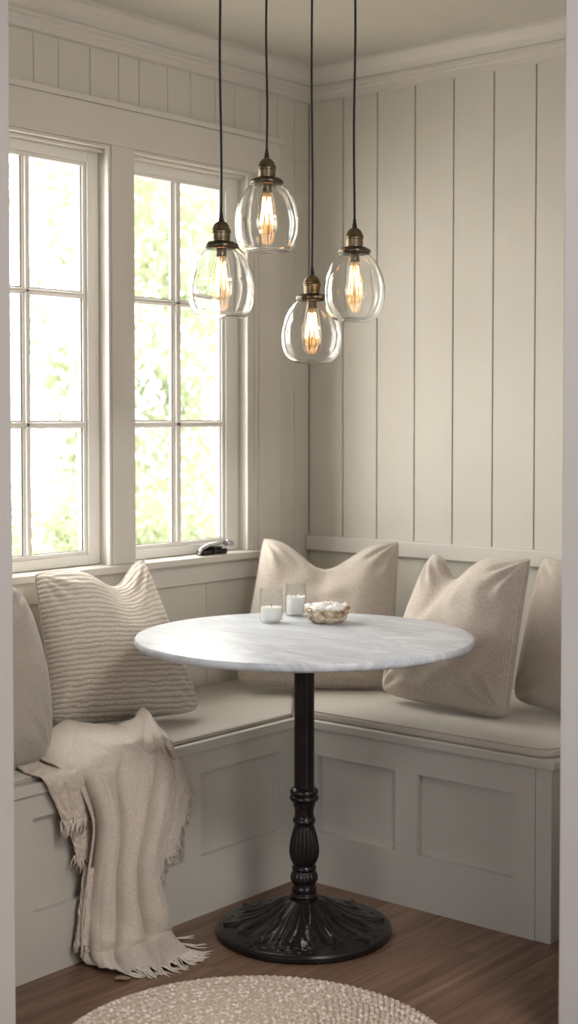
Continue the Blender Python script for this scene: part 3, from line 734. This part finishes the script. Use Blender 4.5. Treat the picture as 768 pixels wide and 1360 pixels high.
pendant(471, 336, 427, 82, 3.62, 'rightmost rounded clear glass pendant lamp, against the plank wall', 'round', 3)

# ------------------------------------------------------------------ throw blanket
def catmull(ps, t):
    n = len(ps)-1; x = t*n; i = min(int(x), n-1); s = x-i
    a, b, c, d = ps[max(i-1,0)], ps[i], ps[i+1], ps[min(i+2,n)]
    return 0.5*((2*b) + (c-a)*s + (2*a-5*b+4*c-d)*s*s + (3*b-a-3*c+d)*s**3)
def sheet(rows, nu, nv, folds, seed):
    G = [[(onx(x, y, v) if m == 'x' else onz(x, y, v)) for x, y, m, v in r] for r in rows]
    P = []
    for i in range(nv+1):
        t = i/nv; row = []
        cols = [catmull([G[r][c] for r in range(len(G))], t) for c in range(len(G[0]))]
        for j in range(nu+1): row.append(catmull(cols, j/nu))
        P.append(row)
    # fold displacement along the surface normal
    Q = [[p.copy() for p in r] for r in P]
    for i in range(nv+1):
        for j in range(nu+1):
            a = P[min(i+1, nv)][j]-P[max(i-1, 0)][j]; b = P[i][min(j+1, nu)]-P[i][max(j-1, 0)][:] if False else P[i][min(j+1, nu)]-P[i][max(j-1, 0)]
            nrm = a.cross(b)
            if nrm.length < 1e-9: continue
            nrm.normalize()
            if nrm.dot(CAM-P[i][j]) < 0: nrm.negate()
            u, t = j/nu, i/nv
            Q[i][j] = P[i][j] + nrm*folds(u, t) + nrm*0.004*noise.noise(Vector((u*9, t*14, seed)))
            Q[i][j].z = max(Q[i][j].z, .0065)
    return Q
def ridged(x): return abs(math.sin(PI*x))**.42          # rounded ridges, sharp valleys
th = tag(empty('throw_blanket', (0.48, -1.42, 0.46)), 'beige woven throw with frayed ends, draped over the bench edge down to the floor', 'blanket')
thl = th.location
def build_sheet(name, Q, solid=0.004):
    # arc-length uvs
    nv, nu = len(Q)-1, len(Q[0])-1
    U = [[0]*(nu+1) for _ in range(nv+1)]; Vv = [[0]*(nu+1) for _ in range(nv+1)]
    for i in range(nv+1):
        for j in range(1, nu+1): U[i][j] = U[i][j-1] + (Q[i][j]-Q[i][j-1]).length
    for j in range(nu+1):
        for i in range(1, nv+1): Vv[i][j] = Vv[i-1][j] + (Q[i][j]-Q[i-1][j]).length
    bm = bmesh.new(); grid_mesh(bm, [[p-thl for p in r] for r in Q], lambda i, j: (U[i][j], Vv[i][j]))
    o = obj(name, bm, M_THROW, th, smooth=True)
    md = o.modifiers.new('solid', 'SOLIDIFY'); md.thickness = solid; md.offset = -1
    return o
Z = 'z'; X = 'x'
main_rows = [
 [(38,1000,Z,.478), (84,958,Z,.500), (128,962,Z,.502), (160,962,Z,.505), (186,950,Z,.525), (197,958,Z,.500)],
 [(58,1010,Z,.482), (98,985,Z,.502), (140,984,Z,.500), (172,984,Z,.498), (194,976,Z,.498), (210,980,Z,.488)],
 [(88,1026,X,.478), (118,1016,X,.484), (152,1008,X,.486), (184,1000,X,.486), (208,994,X,.486), (224,998,X,.480)],
 [(108,1050,X,.482), (132,1045,X,.498), (160,1040,X,.500), (188,1034,X,.500), (208,1030,X,.498), (226,1032,X,.485)],
 [(122,1095,X,.485), (140,1095,X,.500), (160,1092,X,.502), (180,1085,X,.500), (200,1080,X,.495), (216,1078,X,.482)],
 [(115,1165,X,.485), (134,1165,X,.502), (152,1162,X,.504), (170,1155,X,.502), (188,1148,X,.495), (202,1145,X,.482)],
 [(108,1225,X,.485), (132,1230,X,.505), (154,1230,X,.510), (176,1222,X,.508), (198,1212,X,.498), (213,1205,X,.484)],
 [(112,1262,X,.490), (132,1268,X,.520), (156,1270,X,.530), (182,1262,X,.528), (208,1250,X,.510), (226,1240,X,.490)],
 [(122,1278,Z,.010), (140,1288,Z,.012), (166,1290,Z,.012), (196,1287,Z,.012), (226,1280,Z,.012), (252,1266,Z,.012)],
]
def mainf(u, t):
    amp = .004 + .064*min(1, max(0, (t-.28)/.22))
    amp *= 1 - .8*max(0, (t-.80)/.2)
    ph = u*3.1 + .55*t + .35*math.sin(t*3.1) + .25*noise.noise(Vector((u*2, t*3, 4)))
    w = ridged(ph + .15)
    w2 = ridged(u*8.3 + t*1.6 + 1.4*noise.noise(Vector((u*3, t*2.5, 8))))
    return amp*(w-.5) + .0035*(w2-.5)*min(1, .2 + max(0, (t-.25)/.15))
Qm = sheet(main_rows, 170, 200, mainf, 1); build_sheet('draped_cloth', Qm)
right_rows = [
 [(178,966,Z,.485), (188,942,Z,.520), (198,952,Z,.505), (210,968,Z,.478)],
 [(188,990,Z,.478), (205,980,Z,.498), (216,980,Z,.500), (228,990,Z,.476)],
 [(194,1012,X,.470), (212,1006,X,.484), (226,1004,X,.484), (238,1012,X,.476)],
 [(196,1060,X,.478), (214,1058,X,.486), (232,1052,X,.486), (249,1048,X,.474)],
 [(194,1120,X,.476), (208,1112,X,.482), (224,1100,X,.480), (243,1080,X,.472)],
 [(194,1165,X,.474), (203,1170,X,.478), (213,1150,X,.476), (228,1125,X,.470)],
]
def rf(u, t): return (.006+.012*t)*(ridged(u*2.6+.3*math.sin(t*3))-.5)
Qr = sheet(right_rows, 70, 90, rf, 2); build_sheet('draped_cloth', Qr)
left_rows = [
 [(16,1016,Z,.470), (40,998,Z,.478), (66,986,Z,.486), (96,986,Z,.482)],
 [(34,1026,Z,.468), (58,1014,Z,.474), (84,1006,Z,.476), (110,1004,Z,.476)],
 [(56,1036,X,.482), (78,1031,X,.486), (100,1026,X,.486), (124,1022,X,.482)],
 [(70,1062,X,.478), (88,1058,X,.486), (106,1055,X,.486), (126,1052,X,.478)],
 [(82,1090,X,.476), (96,1087,X,.484), (110,1085,X,.482), (128,1080,X,.476)],
]
def lf(u, t): return (.004+.006*t)*(ridged(u*2.2+.2)-.5)
Ql = sheet(left_rows, 70, 80, lf, 3); build_sheet('draped_cloth', Ql)
under_rows = [
 [(90,1080,X,.470), (104,1078,X,.474), (118,1076,X,.474), (130,1074,X,.470)],
 [(94,1108,X,.470), (106,1108,X,.474), (118,1108,X,.474), (130,1106,X,.470)],
 [(100,1136,X,.470), (108,1140,X,.474), (117,1144,X,.474), (128,1146,X,.470)],
]
Qu = sheet(under_rows, 40, 40, lf, 4); build_sheet('draped_cloth', Qu)
tail_rows = [
 [(112,1150,X,.480), (120,1152,X,.492), (134,1152,X,.480)],
 [(106,1200,X,.480), (116,1202,X,.498), (130,1202,X,.480)],
 [(101,1250,X,.480), (111,1256,X,.498), (126,1262,X,.480)],
]
Qt = sheet(tail_rows, 40, 50, lf, 5); build_sheet('draped_cloth', Qt)
rn = random.Random(3)
def fringe(pts, dirs, L, n, spread=.25, floor=False, r=.0015):
    """tassels of three to five loose threads along a hem"""
    bm = bmesh.new()
    for k in range(n):
        x = k/(n-1)*(len(pts)-1); i = min(int(x), len(pts)-2); p = pts[i].lerp(pts[i+1], x-i)
        d = (dirs + Vector((rn.gauss(0, spread*.35), rn.gauss(0, spread), rn.gauss(0, .08) if not floor else 0))).normalized()
        for q in range(4):
            l = L*rn.uniform(.65, 1.15); a = p + Vector((rn.uniform(-.002,.002), rn.uniform(-.0035,.0035), rn.uniform(-.001, .001)))
            ds = (d + Vector((rn.gauss(0,.10), rn.gauss(0,.14), rn.gauss(0,.05) if not floor else 0))).normalized()
            c = [a + ds*l*s + Vector((rn.gauss(0,.0018), rn.gauss(0,.0018), 0 if floor else rn.gauss(0,.001))) for s in (0, .3, .6, 1)]
            if floor:
                for s, v in zip((0, .3, .6, 1), c): v.z = max(.0022, lerp(a.z, .0025, min(1, s*1.6)))
            else:
                for v in c: v.x = max(v.x, DL+.0025)
            tube(bm, [v-thl for v in c], [r*1.3, r*1.2, r, r*.6], 5)
    obj('fringe', bm, M_FRINGE, th, smooth=True)
dn = Vector((0, 0, -1))
fringe([Ql[-1][j] for j in range(0, 71, 5)], dn + Vector((0, -.15, 0)), .042, 22)
fringe([Qu[-1][j] for j in range(0, 41, 5)], dn, .030, 10)
fringe([Qt[-1][j] for j in range(0, 41, 5)], dn, .026, 9)
fringe([Qr[i][-1] for i in range(50, 91, 4)], dn + Vector((0, .35, 0)), .030, 26)
fringe([Qr[-1][j] for j in range(0, 71, 5)], dn + Vector((0, .1, 0)), .036, 16)
fringe([Qm[-1][j] for j in range(70, 171, 5)], Vector((.75, .55, 0)), .040, 20, .35, True, .0013)
fringe([Qm[-1][j] for j in range(150, 171, 2)] + [Qm[i][-1] for i in (196, 190, 184)], Vector((.35, .9, 0)), .055, 12, .25, True, .0015)

# ------------------------------------------------------------------ floor things
RC = (1.12, -1.56); RR = 0.41
bm = bmesh.new(); prf = [(RR+.004, 0.0005)]
rw = 0.0205; k = 0; rads = []
r = RR
while r > rw*.6:
    rads.append(r-rw/2); r -= rw
ringsV = []
for rc in rads:
    # each ring is a braid: two interleaved strands
    n = max(12, int(2*PI*rc/0.0052))
    for s in (0, 1):
        pts = []
        m = max(6, round(2*PI*rc/.034))
        for q in range(n+1):
            a = 2*PI*q/n; ph = m*a + s*PI
            pts.append(((rc + .0055*math.sin(ph))*math.cos(a), (rc + .0055*math.sin(ph))*math.sin(a), .0085 + .0030*math.cos(ph) + .0008*noise.noise(Vector((a*20, rc*40, s)))))
        tube(bm, pts, .0062, 6, False)
rg = obj('braided_rug', bm, M_RUG, None, smooth=True); rg.location = (RC[0], RC[1], 0.0008)
tag(rg, 'round cream braided jute rug on the wood floor in front of the table', 'rug')
pf_ = onz(164, 1301, 0.001)
bm = bmesh.new(); P = []
for i in range(9):
    t_ = i/8; w = .013*math.sin(PI*min(1, t_*.92+.06))**.7
    P.append([Vector((t_*.038, (j/4-.5)*2*w, .0012 + .0030*abs(j/4-.5)*2 + .0015*math.sin(t_*5))) for j in range(5)])
grid_mesh(bm, P); lf_ = obj('dry_leaf', bm, M_LEAFLET, None, smooth=True); md = lf_.modifiers.new('s', 'SOLIDIFY'); md.thickness = .0006
lf_.location = pf_ + Vector((-.012, -.016, 0)); lf_.rotation_euler = (0, 0, .9)
tag(lf_, 'small brown dry leaf scrap lying on the floor below the throw', 'leaf')
